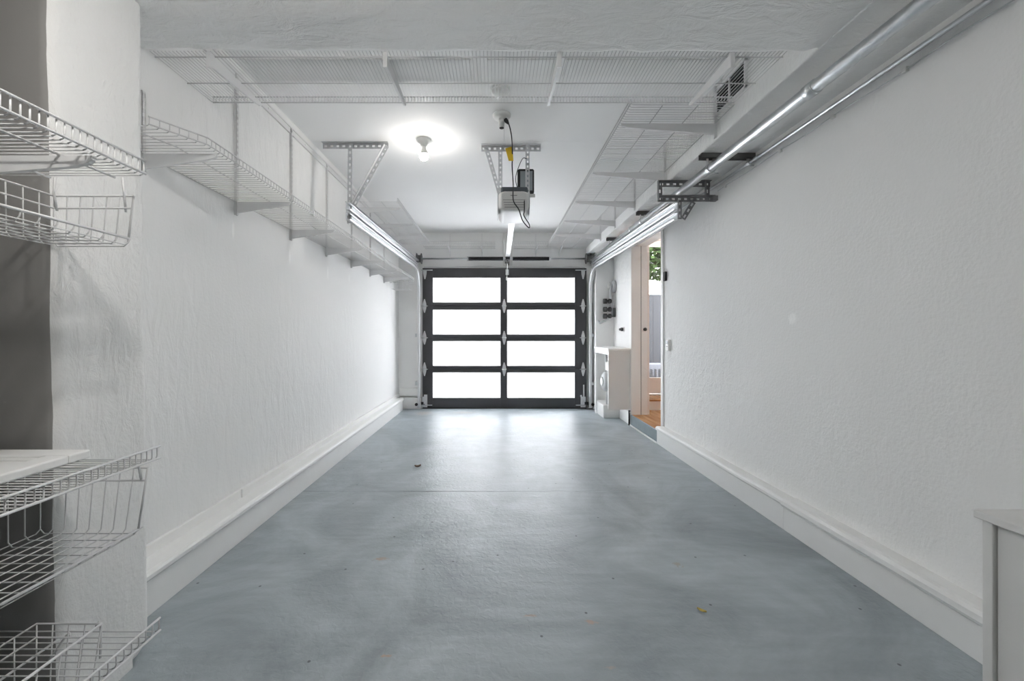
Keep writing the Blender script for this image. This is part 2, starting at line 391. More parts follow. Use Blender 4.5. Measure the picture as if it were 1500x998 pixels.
# ledges along both walls
def ledge(prof, y0, y1, mb=None):
    mb = mb or MB(); return mb.prism([(x, 0, z) for x, z in prof], (0, y0, 0), (0, y1, 0))
lp = [(XL-.01, 0), (-1.341, 0), (-1.341, .139), (-1.330, .143), (-1.324, .152), (-1.324, .166), (-1.330, .175), (-1.342, .179), (-1.40, .176), (XL-.01, .176)]
b = ledge(lp, 1.38, 5.92); b.box(XL-.01, -1.427, 1.38, 2.31, .17, .222); b.box(XL-.01, -1.418, 2.31, 6.1, .17, .222)
b.box(-1.42, -1.10, 6.02, 6.11, 0, .165); b.box(-1.42, -1.13, 6.05, 6.11, .18, .30)
struct('baseboard_left', b, 'trim', 'white ledge with rounded nosing along the foot of the left wall', 'baseboard', bevel=.003)
rp = [(XR+.01, 0), (1.60, 0), (1.60, .136), (1.590, .140), (1.585, .149), (1.586, .162), (1.594, .171), (1.606, .174), (XR+.01, .172)]
rp2 = [(XR+.01, 0), (1.60, 0), (1.60, .128), (1.586, .134), (1.580, .147), (1.582, .166), (1.592, .178), (1.606, .182), (XR+.01, .178)]
b = ledge(rp, 2.30, 4.12); ledge(rp2, -3.0, 2.30, b)
ledge([(XR+.01, 0), (1.60, 0), (1.60, .15), (1.59, .16), (XR+.01, .165)], 4.93, 5.88, b)
struct('baseboard_right', b, 'trim', 'white ledge with rounded nosing along the foot of the right wall', 'baseboard', bevel=.003)

# ---- doorway, hall beyond, glazed outer door
struct('trim_1', MB().box(1.605, 1.72, 4.914, 5.0, .13, 2.14)  , 'trim', 'white door jamb at the far side of the side doorway', 'trim', bevel=.004)
struct('trim_8', MB().box(1.719, 1.7265, 4.917, 4.95, .132, 2.14), 'pipe_d', 'dark strip drawn for the groove along the side doorway jamb', 'trim')  # dark strip laid along the groove between jamb and inner frame
struct('trim_7', MB().box(1.7265, 1.83, 4.932, 5.02, .13, 2.55), 'cream', 'cream inner frame strip of the side doorway', 'trim', bevel=.004)
tag(MB().lathe((1.765, 4.936, 1.148), (0, -1, 0), [(.022, 0), (.022, .006), (.012, .01), (.02, .03), (.021, .045), (.001, .05)], 16).build('door_latch', 'pipe_d', loc=(1.765, 4.936, 1.148)), 'small dark round latch on the cream doorway strip', 'latch')
struct('trim_2', MB().box(1.655, 1.70, 4.105, 4.16, .13, 2.14), 'trim', 'narrow white jamb strip at the near edge of the side doorway', 'trim', bevel=.003)
struct('trim_3', MB().box(1.60, 1.75, 4.12, 4.93, -.02, .128), 'bluepaint', 'blue grey painted step riser below the side doorway', 'step', bevel=.004)
struct('trim_4', MB().box(1.592, 1.602, 4.12, 4.93, 0, .016), 'trim', 'thin white strip at the foot of the painted riser', 'trim')
b = MB().box(1.62, 3.3, 3.3, 5.25, .05, .132); b.box(1.80, 3.3, 5.2, 5.7, .245, .265)
struct('floor_hall', b, 'wood', 'orange wooden floor and step of the side entry', 'floor', bevel=.003)
struct('trim_5', MB().box(1.80, 3.3, 5.22, 5.66, .05, .246), 'trim', 'white riser of the wooden step at the side entry', 'step')
b = MB(); b.box(1.80, 1.955, 5.58, 5.70, .05, 2.8); b.box(2.78, 3.4, 5.58, 5.70, .05, 2.8); b.box(1.80, 3.4, 5.58, 5.70, 2.36, 2.8)
b.box(3.3, 3.4, 3.2, 5.7, .05, 2.8); b.box(1.80, 3.4, 3.2, 3.3, .05, 2.8); b.box(1.80, 3.4, 3.2, 5.7, 2.55, 2.8)
struct('wall_hall', b, 'cream', 'cream walls of the side entry seen through the doorway', 'wall')
d2 = thing('door_2', (2.37, 5.60, .265), 'white framed glass outer door standing beyond the side doorway', 'door', kind='structure')
b = MB(); b.box(1.955, 2.04, 5.605, 5.65, .285, 2.35); b.box(2.69, 2.78, 5.605, 5.65, .285, 2.35); b.box(2.04, 2.69, 5.605, 5.65, 2.283, 2.35); b.box(2.04, 2.69, 5.605, 5.65, .285, .50)
b.build('door_frame', 'cream', d2, bevel=.004)
box(2.035, 2.695, 5.625, 5.631, .495, 2.29).build('glass_pane', 'glass', d2)
kn = MB(); kn.lathe((1.995, 5.605, 1.15), (0, -1, 0), [(.028, 0), (.028, .006), (.010, .008), (.010, .03), (.024, .04), (.027, .055), (.018, .066), (0.001, .068)], 16)
kn.build('door_knob', 'pipe_d', d2)
box(2.0, 2.78, 5.57, 5.60, .265, .283).build('door_sill', 'galv', d2)

# ---- hall ceiling lamp stem seen at the head of the doorway
hl = thing('ceiling_light', (2.05, 5.0, 2.55), 'small dark flush fitting on the hall ceiling inside the side doorway', 'ceiling light')
MB().lathe((2.05, 5.0, 2.55), (0, 0, -1), [(.06, 0), (.06, .015), (.02, .03), (.02, .06), (.001, .062)], 18).build('fitting_base', 'steelw', hl)
MB().lathe((2.05, 5.0, 2.49), (0, 0, -1), [(.03, 0), (.07, .01), (.09, .04), (.06, .07), (.001, .08)], 18).build('lamp_glass', emit('hall_lamp', (1, .97, .94), 13), hl)
MB().tube([(2.05, 5.0, 2.50), (2.02, 5.0, 2.44), (2.10, 4.95, 2.42)], .008, 8).build('fitting_arm', 'pipe_d', hl)

# ================================================================= GARAGE DOOR
KD = 6.06/605.0
def dx(px): return (px-727)*KD
def dz(py): return EYE + (490-py)*KD
D = thing('door_1', (.12, 6.06, 0), 'charcoal framed garage door with eight frosted white panes', 'garage door', kind='structure')
XC0, XC1 = -1.082, 1.322
pl = [(-.9316, .0601), (.1603, 1.152)]
rows = [(1.920, 1.560), (1.450, 1.089), (.989, .628), (.528, .157)]
seams = [2.061, 1.505, 1.039, .578, .008]
for r in range(4):
    z1, z0 = seams[r], seams[r+1]+.003; pz1, pz0 = rows[r]
    s = MB()
    s.box(XC0, pl[0][0], 6.055, 6.10, z0, z1); s.box(pl[0][1], pl[1][0], 6.055, 6.10, z0, z1); s.box(pl[1][1], XC1, 6.055, 6.10, z0, z1)
    for a, c in pl:
        s.box(a, c, 6.058, 6.10, pz1, z1); s.box(a, c, 6.058, 6.10, z0, pz0)
    if r < 3: s.box(XC0+.004, XC1-.004, 6.085, 6.10, z0-.02, z0+.001)          # rebate closing the joint below
    so = s.build('door_section', 'frame', D, bevel=.003)
    for a, c in pl:
        box(a-.006, c+.006, 6.074, 6.082, pz0-.006, pz1+.006).build('pane', 'frost', so)
def hinge_mesh(x, z, w=.056, h=.20):
    m = MB(); y = 6.054
    for sgn in (1, -1):
        m.prism([(x-w/2, y, z+sgn*.012), (x+w/2, y, z+sgn*.012), (x+w*.42, y, z+sgn*.04), (x+.007, y, z+sgn*h/2), (x-.007, y, z+sgn*h/2), (x-w*.42, y, z+sgn*.04)], (0, 0, 0), (0, -.004, 0))
        m.cyl((x-.008, y-.004, z+sgn*.035), (x-.008, y-.009, z+sgn*.035), .006, 8); m.cyl((x+.008, y-.004, z+sgn*.035), (x+.008, y-.009, z+sgn*.035), .006, 8)
        m.cyl((x, y-.004, z+sgn*.062), (x, y-.009, z+sgn*.062), .005, 8)
    m.cyl((x-w/2-.004, y-.008, z), (x+w/2+.004, y-.008, z), .011, 12)
    return m
for z in (1.505, 1.039, .578):
    for x, is_end in ((dx(622), 1), (dx(738.5), 0), (dx(854), 1)):
        h = hinge_mesh(x, z).build('hinge', 'hinge', D)
        if is_end:
            sg = -1 if x < 0 else 1
            m = MB().cyl((x-sg*.05, 6.045, z), (x+sg*.045, 6.045, z), .0055, 10)
            m.build('roller_stem', 'galv', h)
for x, sg in ((dx(622.5), -1), (dx(854), 1)):
    t = MB(); t.prism([(x-.028, 6.054, 2.03), (x+.028, 6.054, 2.03), (x+.024, 6.054, 1.97), (x+.008, 6.054, 1.90), (x-.008, 6.054, 1.90), (x-.024, 6.054, 1.97)], (0, 0, 0), (0, -.006, 0))
    t.box(x-.02, x+.02, 6.02, 6.05, 1.985, 2.0); t.cyl((x-.05*0, 6.045, 1.96), (x, 6.038, 1.96), .007, 8)
    o = t.build('top_bracket', 'hinge', D)
    MB().cyl((x-sg*.115, 6.035, 2.028), (x+sg*.05, 6.035, 2.028), .0075, 10).build('roller_stem', 'galv', o)
    t = MB(); t.box(x-.036, x+.036, 6.048, 6.054, .02, .175); t.box(x-.03*sg-.012, x-.03*sg+.012, 6.046, 6.052, .175, .20) if sg > 0 else t.box(x-.012, x+.036, 6.048, 6.054, .175, .205)
    t.box(x-.015, x+.015, 6.025, 6.05, .075, .10); t.cyl((x-.018, 6.048, .055), (x-.018, 6.034, .055), .010, 8); t.cyl((x+.014, 6.048, .055), (x+.014, 6.034, .055), .010, 8); t.cyl((x, 6.048, .12), (x, 6.036, .12), .008, 8)
    if sg > 0: t.box(x+.0, x+.018, 6.046, 6.054, .175, .35)
    o = t.build('bottom_bracket', 'hinge', D)
    MB().cyl((x-sg*.11, 6.03, .055), (x+sg*.05, 6.03, .055), .0065, 10).build('roller_stem', 'galv', o)
box(XC0, XC1, 6.055, 6.10, -.004, .010).build('weather_seal', 'rubber', D)

# ---- torsion spring on the header
S = thing('torsion_spring', (.16, 5.99, 2.186), 'black torsion spring pair on a shaft above the garage door', 'spring')
zs, ys = 2.186, 5.985
MB().cyl((-1.17, ys, zs), (1.39, ys, zs), .0127, 14).build('shaft', 'galv', S)
def coil(x0, x1):
    m = MB(); pts = []; n = int((x1-x0)/.012*10)
    R = .027
    prof = []; k = int((x1-x0)/.004)
    for i in range(k+1):
        prof.append((R + .0025*(1 if i % 2 else -1), (x1-x0)*i/k))
    m.lathe((x0, ys, zs), (1, 0, 0), prof, 18)
    return m
for a, c in ((-.405, .10), (.235, .765)):
    o = coil(a, c).build('spring_coil', 'spring', S)
    e = a-.02 if a < 0 else c
    MB().lathe((e, ys, zs), (1, 0, 0), [(.034, 0), (.034, .008), (.028, .010), (.028, .024), (.02, .026)], 18).build('winding_cone', 'perf', o)
b = MB(); b.box(.10, .235, 6.065, 6.1, 2.11, 2.58)
b.build('mounting_board', 'wood_w', S, bevel=.003)
b = MB(); b.box(.145, .19, 6.055, 6.066, 2.10, 2.29); b.box(.150, .156, 5.955, 6.06, 2.15, 2.22); b.box(.179, .185, 5.955, 6.06, 2.15, 2.22)
b.build('centre_bracket', 'strut', S)
for x in (-1.112, 1.338):
    o = MB().lathe((x-.04, ys, zs), (1, 0, 0), [(.078, 0), (.078, .006), (.055, .008), (.05, .05), (.055, .062), (.078, .064), (.078, .072)], 24).build('cable_drum', 'strut', S)
    MB().box(x-(.05 if x < 0 else -.045), x-(.046 if x < 0 else -.049), 5.95, 6.1, 2.10, 2.27).build('end_plate', 'perf', o)
# loose cable along the top of the door
pts = [(-1.06+2.36*i/40, 6.05, 2.072 + .020*max(0, math.exp(-((i-13)/3.0)**2)) + .006*math.sin(i*.9)) for i in range(41)]
MB().tube(pts, .004, 6).build('sensor_wire', 'perf', S)

# ---- tracks
def sweep(path, prof, xc, sgn, mb=None):
    """path in (y,z); prof points (a: across x, b: along path normal)"""
    mb = mb or MB(); n = len(prof); rings = []
    for i, (y, z) in enumerate(path):
        y0, z0 = path[max(0, i-1)]; y1, z1 = path[min(len(path)-1, i+1)]
        t = Vector((y1-y0, z1-z0)).normalized(); nr = Vector((-t.y, t.x))
        rings.append([(xc+sgn*a, y+nr.x*b2, z+nr.y*b2) for a, b2 in prof])
    vs = [v for r in rings for v in r]; fs = []
    for i in range(len(path)-1):
        for j in range(n): fs.append((i*n+j, i*n+(j+1) % n, (i+1)*n+(j+1) % n, (i+1)*n+j))
    fs.append(tuple(range(n))); fs.append(tuple((len(path)-1)*n+j for j in range(n)))
    return mb.add(vs, fs)
C = [(-.016, -.028), (.016, -.028), (.020, -.020), (.018, -.016), (.013, -.024), (-.013, -.024), (-.013, .024), (.013, .024), (.018, .016), (.020, .020), (.016, .028), (-.016, .028)]
def track(name, xc, open_dir, label):
    T = thing(name, (xc, 4.6, 0), label, 'door track', 'garage door tracks')
    R = .34; yv = 6.005; zh = 2.035
    path = [(3.13, 1.985), (yv-R, zh)]
    for i in range(1, 13):
        a = PI/2*i/12; path.append((yv-R+R*math.sin(a), zh-R+R*math.cos(a)))
    low = sweep(path, C, xc, open_dir).build('curved_track', 'track', T)
    sweep([(yv, zh-R), (yv, .02)], C, xc, open_dir).build('vertical_track', 'track', T)
    sweep([(3.13, 2.062), (5.86, 2.112)], C, xc, open_dir).build('upper_track', 'track', T)
    a = MB()
    a.obox((xc-open_dir*.02, 3.15, 2.03), (xc-open_dir*.02, 5.9, 2.085), (1, 0, 0), (0, 0, 1), .004, .10)
    a.obox((xc, 3.2, 2.1), (xc, 5.9, 2.148), (1, 0, 0), (0, 0, 1), .05, .003)
    a.build('track_angle', 'track', T)
    for z in (.35, 1.05):
        MB().box(xc-open_dir*.02, xc-open_dir*.055, 5.99, 6.10, z, z+.05).build('jamb_bracket', 'galv', T)
    o = MB().box(xc+open_dir*.02, xc+open_dir*.075, 6.035, 6.05, .06, .10).build('safety_sensor', 'black', T)
    MB().lathe((xc-open_dir*.03, 5.98, .075), (0, -1, 0), [(.022, 0), (.022, .02), (.014, .024)], 14).build('sensor_eye', 'black', o)
    return T
TL = track('garage_door_track', -1.125, 1, 'pair of steel door tracks hung from the ceiling beside the left wall')
TR = track('garage_door_track', 1.365, -1, 'pair of steel door tracks under the galvanised pipe on the right')
# left hanger: ceiling angle, drop leg, diagonal
b = MB()
b.perf((-1.36, 3.24, CEIL-.002), (-.846, 3.24, CEIL-.002), (0, 0, -1), (0, -1, 0), w=.042)
b.perf((-1.155, 3.22, CEIL-.01), (-1.155, 3.20, 1.95), (1, 0, 0), (0, 1, 0), w=.034)
b.perf((-.87, 3.23, CEIL-.02), (-1.12, 3.21, 2.10), (1, 0, .5), (0, -1, 0), w=.034)
b.build('ceiling_hanger', 'perf', TL)
b = MB()
b.perf((1.235, 3.15, SOF-.005), (1.63, 3.15, SOF-.005), (0, 0, -1), (0, -1, 0), w=.040)
b.perf((1.225, 3.13, 2.135), (1.645, 3.13, 2.135), (0, 0, -1), (0, -1, 0), w=.040)
b.perf((1.225, 3.14, SOF-.005), (1.225, 3.14, 2.10), (1, 0, 0), (0, -1, 0), w=.036)
b.perf((1.585, 3.14, SOF-.005), (1.585, 3.14, 2.10), (1, 0, 0), (0, -1, 0), w=.036)
b.perf((1.475, 3.12, 2.10), (1.395, 3.12, 1.97), (1, 0, 0), (0, -1, 0), w=.036)
b.perf((1.37, 3.12, 2.10), (1.37, 3.12, 1.96), (1, 0, 0), (0, -1, 0), w=.030)
b.box(1.63, XR+.002, 3.11, 3.15, 2.10, 2.135)
b.build('hanger_frame', 'mid_iron', TR)

# ================================================================= OPENER
O = thing('garage_door_opener', (.13, 3.3, CEIL), 'grey garage door opener hung from slotted steel below the ceiling', 'garage door opener')
def rbox(x0, x1, y0, y1, z0, z1, r, prof=8):
    """box rounded in the x-z section, front slightly domed"""
    m = MB(); ring = []
    for cx, cz, a0 in ((x1-r, z1-r*.5, 0), (x0+r, z1-r*.5, PI/2), (x0+r, z0+r, PI), (x1-r, z0+r, 1.5*PI)):
        rr = r if cz < (z0+z1)/2 else r*.5
        for i in range(prof+1):
            a = a0 + PI/2*i/prof; ring.append((cx+ r*math.cos(a), cz+rr*math.sin(a)))
    cx, cz = (x0+x1)/2, (z0+z1)/2; n = len(ring); vs = []; fs = []
    lev = [(y0, .80), (y0+.006, .90), (y0+.02, .965), (y0+.045, 1.0), (y1-.03, 1.0), (y1, .9)]
    for y, s in lev:
        for (x, z) in ring: vs.append((cx+(x-cx)*s, y, cz+(z-cz)*s))
    for i in range(len(lev)-1):
        for j in range(n): fs.append((i*n+j, i*n+(j+1) % n, (i+1)*n+(j+1) % n, (i+1)*n+j))
    m.add(vs, fs, True); m.f += [tuple(range(n)), tuple((len(lev)-1)*n+j for j in range(n))]; m.sm += [False, False]
    return m
hs = rbox(.018, .248, 3.08, 3.47, 2.012, 2.165, .05).build('motor_housing', 'plast_g', O)
b = MB()
for i, z in enumerate((2.036, 2.054, 2.072, 2.090)): b.box(.062-.004*i, .204+.004*i, 3.077, 3.085, z, z+.004)
b.box(.105, .155, 3.074, 3.085, 2.122, 2.127)
b.build('vent_slots', 'slot', hs)
MB().box(.035, .238, 3.10, 3.47, 2.150, 2.20).build('top_cover', 'dgrey', O, bevel=.012)
b = MB(); b.perf((-.118, 3.28, CEIL-.002), (.352, 3.28, CEIL-.002), (0, 0, -1), (0, -1, 0), w=.046, pitch=.04)
b.build('ceiling_angle', 'perf', O)
for (p, q) in (((.018, 3.27, CEIL-.01), (.018, 3.26, 2.05)), ((.232, 3.25, CEIL-.01), (.232, 3.24, 2.05)), ((-.095, 3.27, CEIL-.02), (.025, 3.27, 2.16))):
    MB().perf(p, q, (1, 0, .15), (0, 1, 0), w=.030, pitch=.036).build('hanger_strap', 'perf', O)
for x in (.012, .252):
    MB().box(x-.003, x+.003, 3.14, 3.30, 2.0, 2.17).build('side_plate', 'perf', O, bevel=.002)
r_ = MB(); r_.obox((.137, 3.48, 2.125), (.157, 6.02, 2.175), (1, 0, 0), (0, 0, 1), .030, .032); r_.obox((.137, 3.48, 2.106), (.157, 6.02, 2.156), (1, 0, 0), (0, 0, 1), .052, .004)
rail = r_.build('drive_rail', 'track', O)
MB().obox((.168, 3.5, 2.118), (.186, 6.02, 2.168), (1, 0, 0), (0, 0, 1), .006, .012).build('drive_chain', 'perf', O)
b = MB(); b.box(.128, .186, 5.63, 5.76, 2.11, 2.150); b.box(.148, .162, 5.68, 5.72, 2.07, 2.12)
tr = b.build('trolley', 'black', O)
MB().tube([(.150, 5.70, 2.10), (.148, 5.70, 2.02), (.146, 5.71, 1.88)], .004, 6).build('release_cord', 'plast_w', tr)
MB().lathe((.146, 5.71, 1.885), (0, 0, -1), [(.005, 0), (.013, .015), (.014, .04), (.006, .05)], 10).build('cord_handle', 'plast_w', tr)
b = MB(); b.obox((.155, 5.72, 2.11), (.16, 6.045, 2.0), (1, 0, 0), (0, 0, 1), .006, .03); b.box(.135, .185, 6.04, 6.054, 1.96, 2.04)
b.build('door_arm', 'galv', O)
b = MB(); b.box(.125, .19, 6.02, 6.066, 2.13, 2.21)
b.build('header_bracket', 'strut', O)

# ceiling outlet box with pull string
Q = thing('ceiling_outlet', (.037, 2.82, CEIL), 'round white ceiling outlet the black opener cord plugs into', 'outlet')
MB().lathe((.037, 2.82, CEIL), (0, 0, -1), [(.062, -.002), (.062, .012), (.055, .022), (.030, .026), (.026, .030)], 28).build('outlet_base', 'plast_w', Q)
MB().lathe((.037, 2.82, CEIL-.028), (0, 0, -1), [(.022, 0), (.022, .03), (.019, .032), (.018, .062)], 18).build('lamp_socket', 'plast_w', Q)
MB().lathe((.037, 2.82, CEIL-.088), (0, 0, -1), [(.016, 0), (.016, .004), (.01, .005)], 14).build('socket_contact', 'pipe_d', Q)
MB().tube([(.052, 2.80, CEIL-.02), (.052, 2.80, CEIL-.19)], .0012, 5).build('pull_string', 'perf', Q)
K = thing('power_cord', (.08, 2.85, CEIL-.06), 'black power cord looping from the ceiling outlet to the door opener', 'cord')
def catmull(P, n=10):
    P = [Vector(p) for p in P]; out = []
    for i in range(len(P)-1):
        p0 = P[max(0, i-1)]; p1 = P[i]; p2 = P[i+1]; p3 = P[min(len(P)-1, i+2)]
        for k in range(n):
            t = k/n; out.append(.5*((2*p1)+(-p0+p2)*t+(2*p0-5*p1+4*p2-p3)*t*t+(-p0+3*p1-3*p2+p3)*t**3))
    out.append(P[-1]); return out
cp = [(.062, 2.80, CEIL-.045), (.085, 2.80, CEIL-.075), (.104, 2.82, CEIL-.15), (.112, 2.86, CEIL-.26), (.112, 2.92, CEIL-.31), (.122, 2.98, CEIL-.42), (.125, 3.02, CEIL-.52), (.165, 3.04, CEIL-.58), (.195, 3.05, CEIL-.66), (.24, 3.055, CEIL-.71), (.243, 3.055, CEIL-.685), (.205, 3.06, CEIL-.62), (.208, 3.06, CEIL-.58), (.21, 3.10, CEIL-.45)]
MB().tube(catmull(cp), .0042, 8).build('cable', 'black', K)
MB().lathe((.060, 2.80, CEIL-.040), (.7, 0, -1), [(.012, 0), (.014, .008), (.013, .02), (.006, .04)], 12).build('plug', 'black', K)
MB().prism([(.062, 2.855, CEIL-.215), (.112, 2.855, CEIL-.20), (.118, 2.855, CEIL-.30), (.086, 2.855, CEIL-.30)], (0, -.002, 0), (0, .002, 0)).build('tag', 'yellow', K)
MB().tube(catmull([(.235, 3.20, CEIL-.14), (.205, 3.22, CEIL-.13), (.165, 3.22, CEIL-.22), (.15, 3.2, CEIL-.30), (.165, 3.15, CEIL-.40)]), .003, 6).build('lamp_lead', 'black', K)

WL = thing('work_light', (.235, 3.32, 2.29), 'black square work light strapped behind the opener hanger', 'lamp')
b = MB(); 
hx, hz, wx, wz, yy = .237, 2.315, .066, .098, 3.30
b.prism([(hx-wx, yy, hz-wz+.01), (hx-wx+.01, yy, hz-wz), (hx+wx-.01, yy, hz-wz), (hx+wx, yy, hz-wz+.01), (hx+wx, yy, hz+wz-.01), (hx+wx-.01, yy, hz+wz), (hx-wx+.01, yy, hz+wz), (hx-wx, yy, hz+wz-.01)], (0, 0, 0), (0, .05, 0))
b.build('lamp_case', 'black', WL, bevel=.006)
box(hx-wx+.02, hx+wx-.014, yy-.003, yy+.001, hz-wz+.022, hz+wz-.02).build('lens', 'lens', WL)
box(hx-.03, hx+.075, yy+.01, yy+.04, hz-wz-.03, hz-wz).build('stand_foot', 'plast_w', WL, bevel=.004)

# smoke detector
Z = thing('smoke_detector', (.025, 2.52, CEIL), 'round white smoke detector on the ceiling above the rear wire shelf', 'smoke detector')
MB().lathe((.025, 2.52, CEIL), (0, 0, -1), [(.060, -.002), (.060, .012), (.056, .014)], 28).build('base_plate', 'plast_w', Z)
MB().lathe((.025, 2.52, CEIL-.014), (0, 0, -1), [(.054, 0), (.054, .014), (.044, .026), (.02, .031), (.001, .032)], 28).build('cover', 'plast_w', Z)

# bulb
BL = thing('ceiling_bulb', (-.557, 3.18, CEIL), 'glowing bare bulb in a round porcelain ceiling holder', 'light bulb')
MB().lathe((-.557, 3.18, CEIL), (0, 0, -1), [(.056, -.002), (.056, .008), (.046, .020), (.028, .024), (.024, .050), (.022, .052)], 28).build('lamp_holder', 'plast_w', BL)
MB().lathe((-.557, 3.18, CEIL-.05), (0, 0, -1), [(.035, .066), (.036, .072), (.033, .088), (.026, .100), (.015, .107), (.001, .110)], 24).build('bulb_globe', 'bulb', BL)
MB().lathe((-.557, 3.18, CEIL-.05), (0, 0, -1), [(.014, 0), (.016, .022), (.026, .042), (.033, .058), (.0355, .068)], 24).build('bulb_collar', 'plast_w', BL)

# unseen bulb added as fill light above the photographer's end of the garage
NB = thing('ceiling_bulb', (NBX, NBY, 2.2), 'added fill bulb in a round holder, unseen on the low ceiling at the near end', 'light bulb')
MB().lathe((NBX, NBY, 2.235), (0, 0, -1), [(.056, -.002), (.056, .025), (.046, .037), (.028, .041), (.024, .067), (.022, .069)], 28).build('lamp_holder', 'plast_w', NB)
MB().lathe((NBX, NBY, 2.168), (0, 0, -1), [(.035, .066), (.036, .072), (.033, .088), (.026, .100), (.015, .107), (.001, .110)], 24).build('bulb_globe', 'fill_bulb', NB)
MB().lathe((NBX, NBY, 2.168), (0, 0, -1), [(.014, 0), (.016, .022), (.026, .042), (.033, .058), (.0355, .068)], 24).build('bulb_collar', 'plast_w', NB)

# ================================================================= WIRE SHELVING
RW = .0019
class Frame:
    """maps (u along the run, v out from the wall, w up from deck) to world"""
    def __init__(s, o, u, v): s.o = Vector(o); s.u = Vector(u); s.v = Vector(v)
    def __call__(s, u, v, w): return s.o + s.u*u + s.v*v + Vector((0, 0, w))
def wire_deck(F, L, Dp, pitch, h, rw=RW, rods=(.5,), lipfn=None, skip=None, u0=0.0):
    deck, lip, rails = MB(), MB(), MB()
    n = int(L/pitch)
    for i in range(n+1):
        u = u0 + (L-n*pitch)/2 + i*pitch
        d = Dp if lipfn is None else lipfn(u)
        deck.tube([F(u, .004, 0), F(u, d-.010, 0)], rw, 5)
        lip.tube([F(u, d-.010, 0), F(u, d-.003, .003), F(u, d, .010), F(u, d, h)], rw, 5)
    us = [u0, u0+L] if lipfn is None else [u0+L*i/80 for i in range(81)]
    dfn = (lambda u: Dp) if lipfn is None else lipfn
    for fr in ((0.02,) if pitch > .0158 or L < 2 else ()) + tuple(rods):
        rails.tube([F(us[0], Dp*fr, -.0045), F(us[-1], Dp*fr, -.0045)], .003, 6) if lipfn is None or fr < .5 else rails.tube([F(u, dfn(u)*fr, -.0045) for u in us], .003, 6)
    lip.tube([F(u, dfn(u)+.004, .004) for u in us], .0030, 6); lip.tube([F(u, dfn(u)+.003, h) for u in us], .0030, 6)
    return deck, lip, rails
def bracket_mb(F, u, Dp, hw=.068, t=.011):
    m = MB()
    P = [(0.006, -.006), (.006, -hw), (Dp-.05, -.030), (Dp-.012, -.022), (Dp-.004, -.014), (Dp-.004, -.006)]
    m.prism([F(u, v, w) for v, w in P], F.u*(-t/2), F.u*(t/2))
    m.prism([F(u, v, w) for v, w in [(.002, -.004), (.002, -hw-.008), (.018, -hw-.002), (.018, -.004)]], F.u*(-t*.8), F.u*(t*.8))
    return m
def standard_mb(F, u, z0, z1, w=.018, t=.014):
    """slotted upright: two side strips, centre rib and rungs leave the slots open"""
    m = MB()
    def bx(u0, u1, v0, v1, a, b2):
        m.prism([F(u0, v0, a), F(u1, v0, a), F(u1, v1, a), F(u0, v1, a)], (0, 0, 0), (0, 0, b2-a))
    bx(u-w/2, u-w/2+.002, 0, t, z0, z1); bx(u+w/2-.002, u+w/2, 0, t, z0, z1); bx(u-.002, u+.002, t-.002, t, z0, z1)
    bx(u-w/2, u-w/2+.004, t-.002, t, z0, z1); bx(u+w/2-.004, u+w/2, t-.002, t, z0, z1)
    z = z0; 
    while z < z1:
        bx(u-w/2, u+w/2, t-.0018, t-.0002, z, min(z1, z+.016)); z += .032
    return m
def shelf(name, loc, F, L, Dp, pitch, h, brackets, label, group, rods=(.5,), lipfn=None, bhw=.068, standards=(), rw=RW, u0=0.0, mat='wire'):
    T = thing(name, loc, label, 'wire shelf', group)
    deck, lip, rails = wire_deck(F, L, Dp, pitch, h, rw, rods, lipfn, u0=u0)
    deck.build('wire_deck', mat, T); lip.build('wire_lip', mat, T); rails.build('long_rod', mat, T)
    for u in brackets:
        bl = Dp if lipfn is None else min(Dp, lipfn(u)+.0)
        bracket_mb(F, u, bl, bhw).build('bracket', 'steelw', T)
    for (u, a, c) in standards: standard_mb(F, u, a, c).build('standard', 'steelw', T)
    return T
GRP = 'white wire shelves in the garage'
# 1 long shelf on the left wall, lip bending back to the wall at its near end
FL = Frame((XL, 0, EYE+.735), (0, 1, 0), (1, 0, 0))
def lip_left(u):
    base = .3145
    return base - max(0, (1.61-u))*.62
S1 = shelf('wire_shelf', (XL, 3.6, EYE+.735), FL, 4.20, .3145, .0254, .031, [1.672, 2.277, 2.884, 3.49, 4.09, 4.70, 5.28],
      'long white wire shelf on brackets along the left wall', GRP, rods=(.62,), lipfn=lip_left, u0=1.45,
      standards=[(1.672, -.078, .25)] + [(u, -.078, .70) for u in ( 2.277, 2.884, 3.49, 4.09, 4.70, 5.28)])
b = MB(); b.box(XL, XL+.006, 1.70, 4.55, EYE+1.400, EYE+1.448); b.box(XL, XL+.012, 1.70, 4.55, EYE+1.440, EYE+1.450); b.box(XL, XL+.012, 1.70, 4.55, EYE+1.398, EYE+1.404)
for y in (2.05, 2.6, 3.1, 3.6, 4.1, 4.45): b.cyl((XL+.004, y, EYE+1.424), (XL+.010, y, EYE+1.424), .006, 8)
b.build('hang_track', 'steelw', S1)
# 2 upper shelf on the left wall near the door
FU = Frame((XL, 0, EYE+1.262), (0, 1, 0), (1, 0, 0))
shelf('wire_shelf', (XL, 4.8, EYE+1.262), FU, 1.86, .50, .0254, .031, [4.09, 4.70, 5.28], 'high white wire shelf in the left ceiling corner near the garage door', GRP, rods=(.36, .7), u0=3.92, bhw=.075)
# 3 shelf on the soffit face, right side
FR = Frame((1.32, 0, EYE+1.268), (0, 1, 0), (-1, 0, 0))
shelf('wire_shelf', (1.32, 4.1, EYE+1.268), FR, 3.76, .575, .0254, .031, [2.478, 3.22, 3.92, 4.58, 5.21], 'deep white wire shelf on the soffit high on the right', GRP, rods=(.36, .7), u0=2.28, bhw=.07,
      standards=[(u, -.09, .22) for u in (2.478, 3.22, 3.92, 4.58, 5.21)])
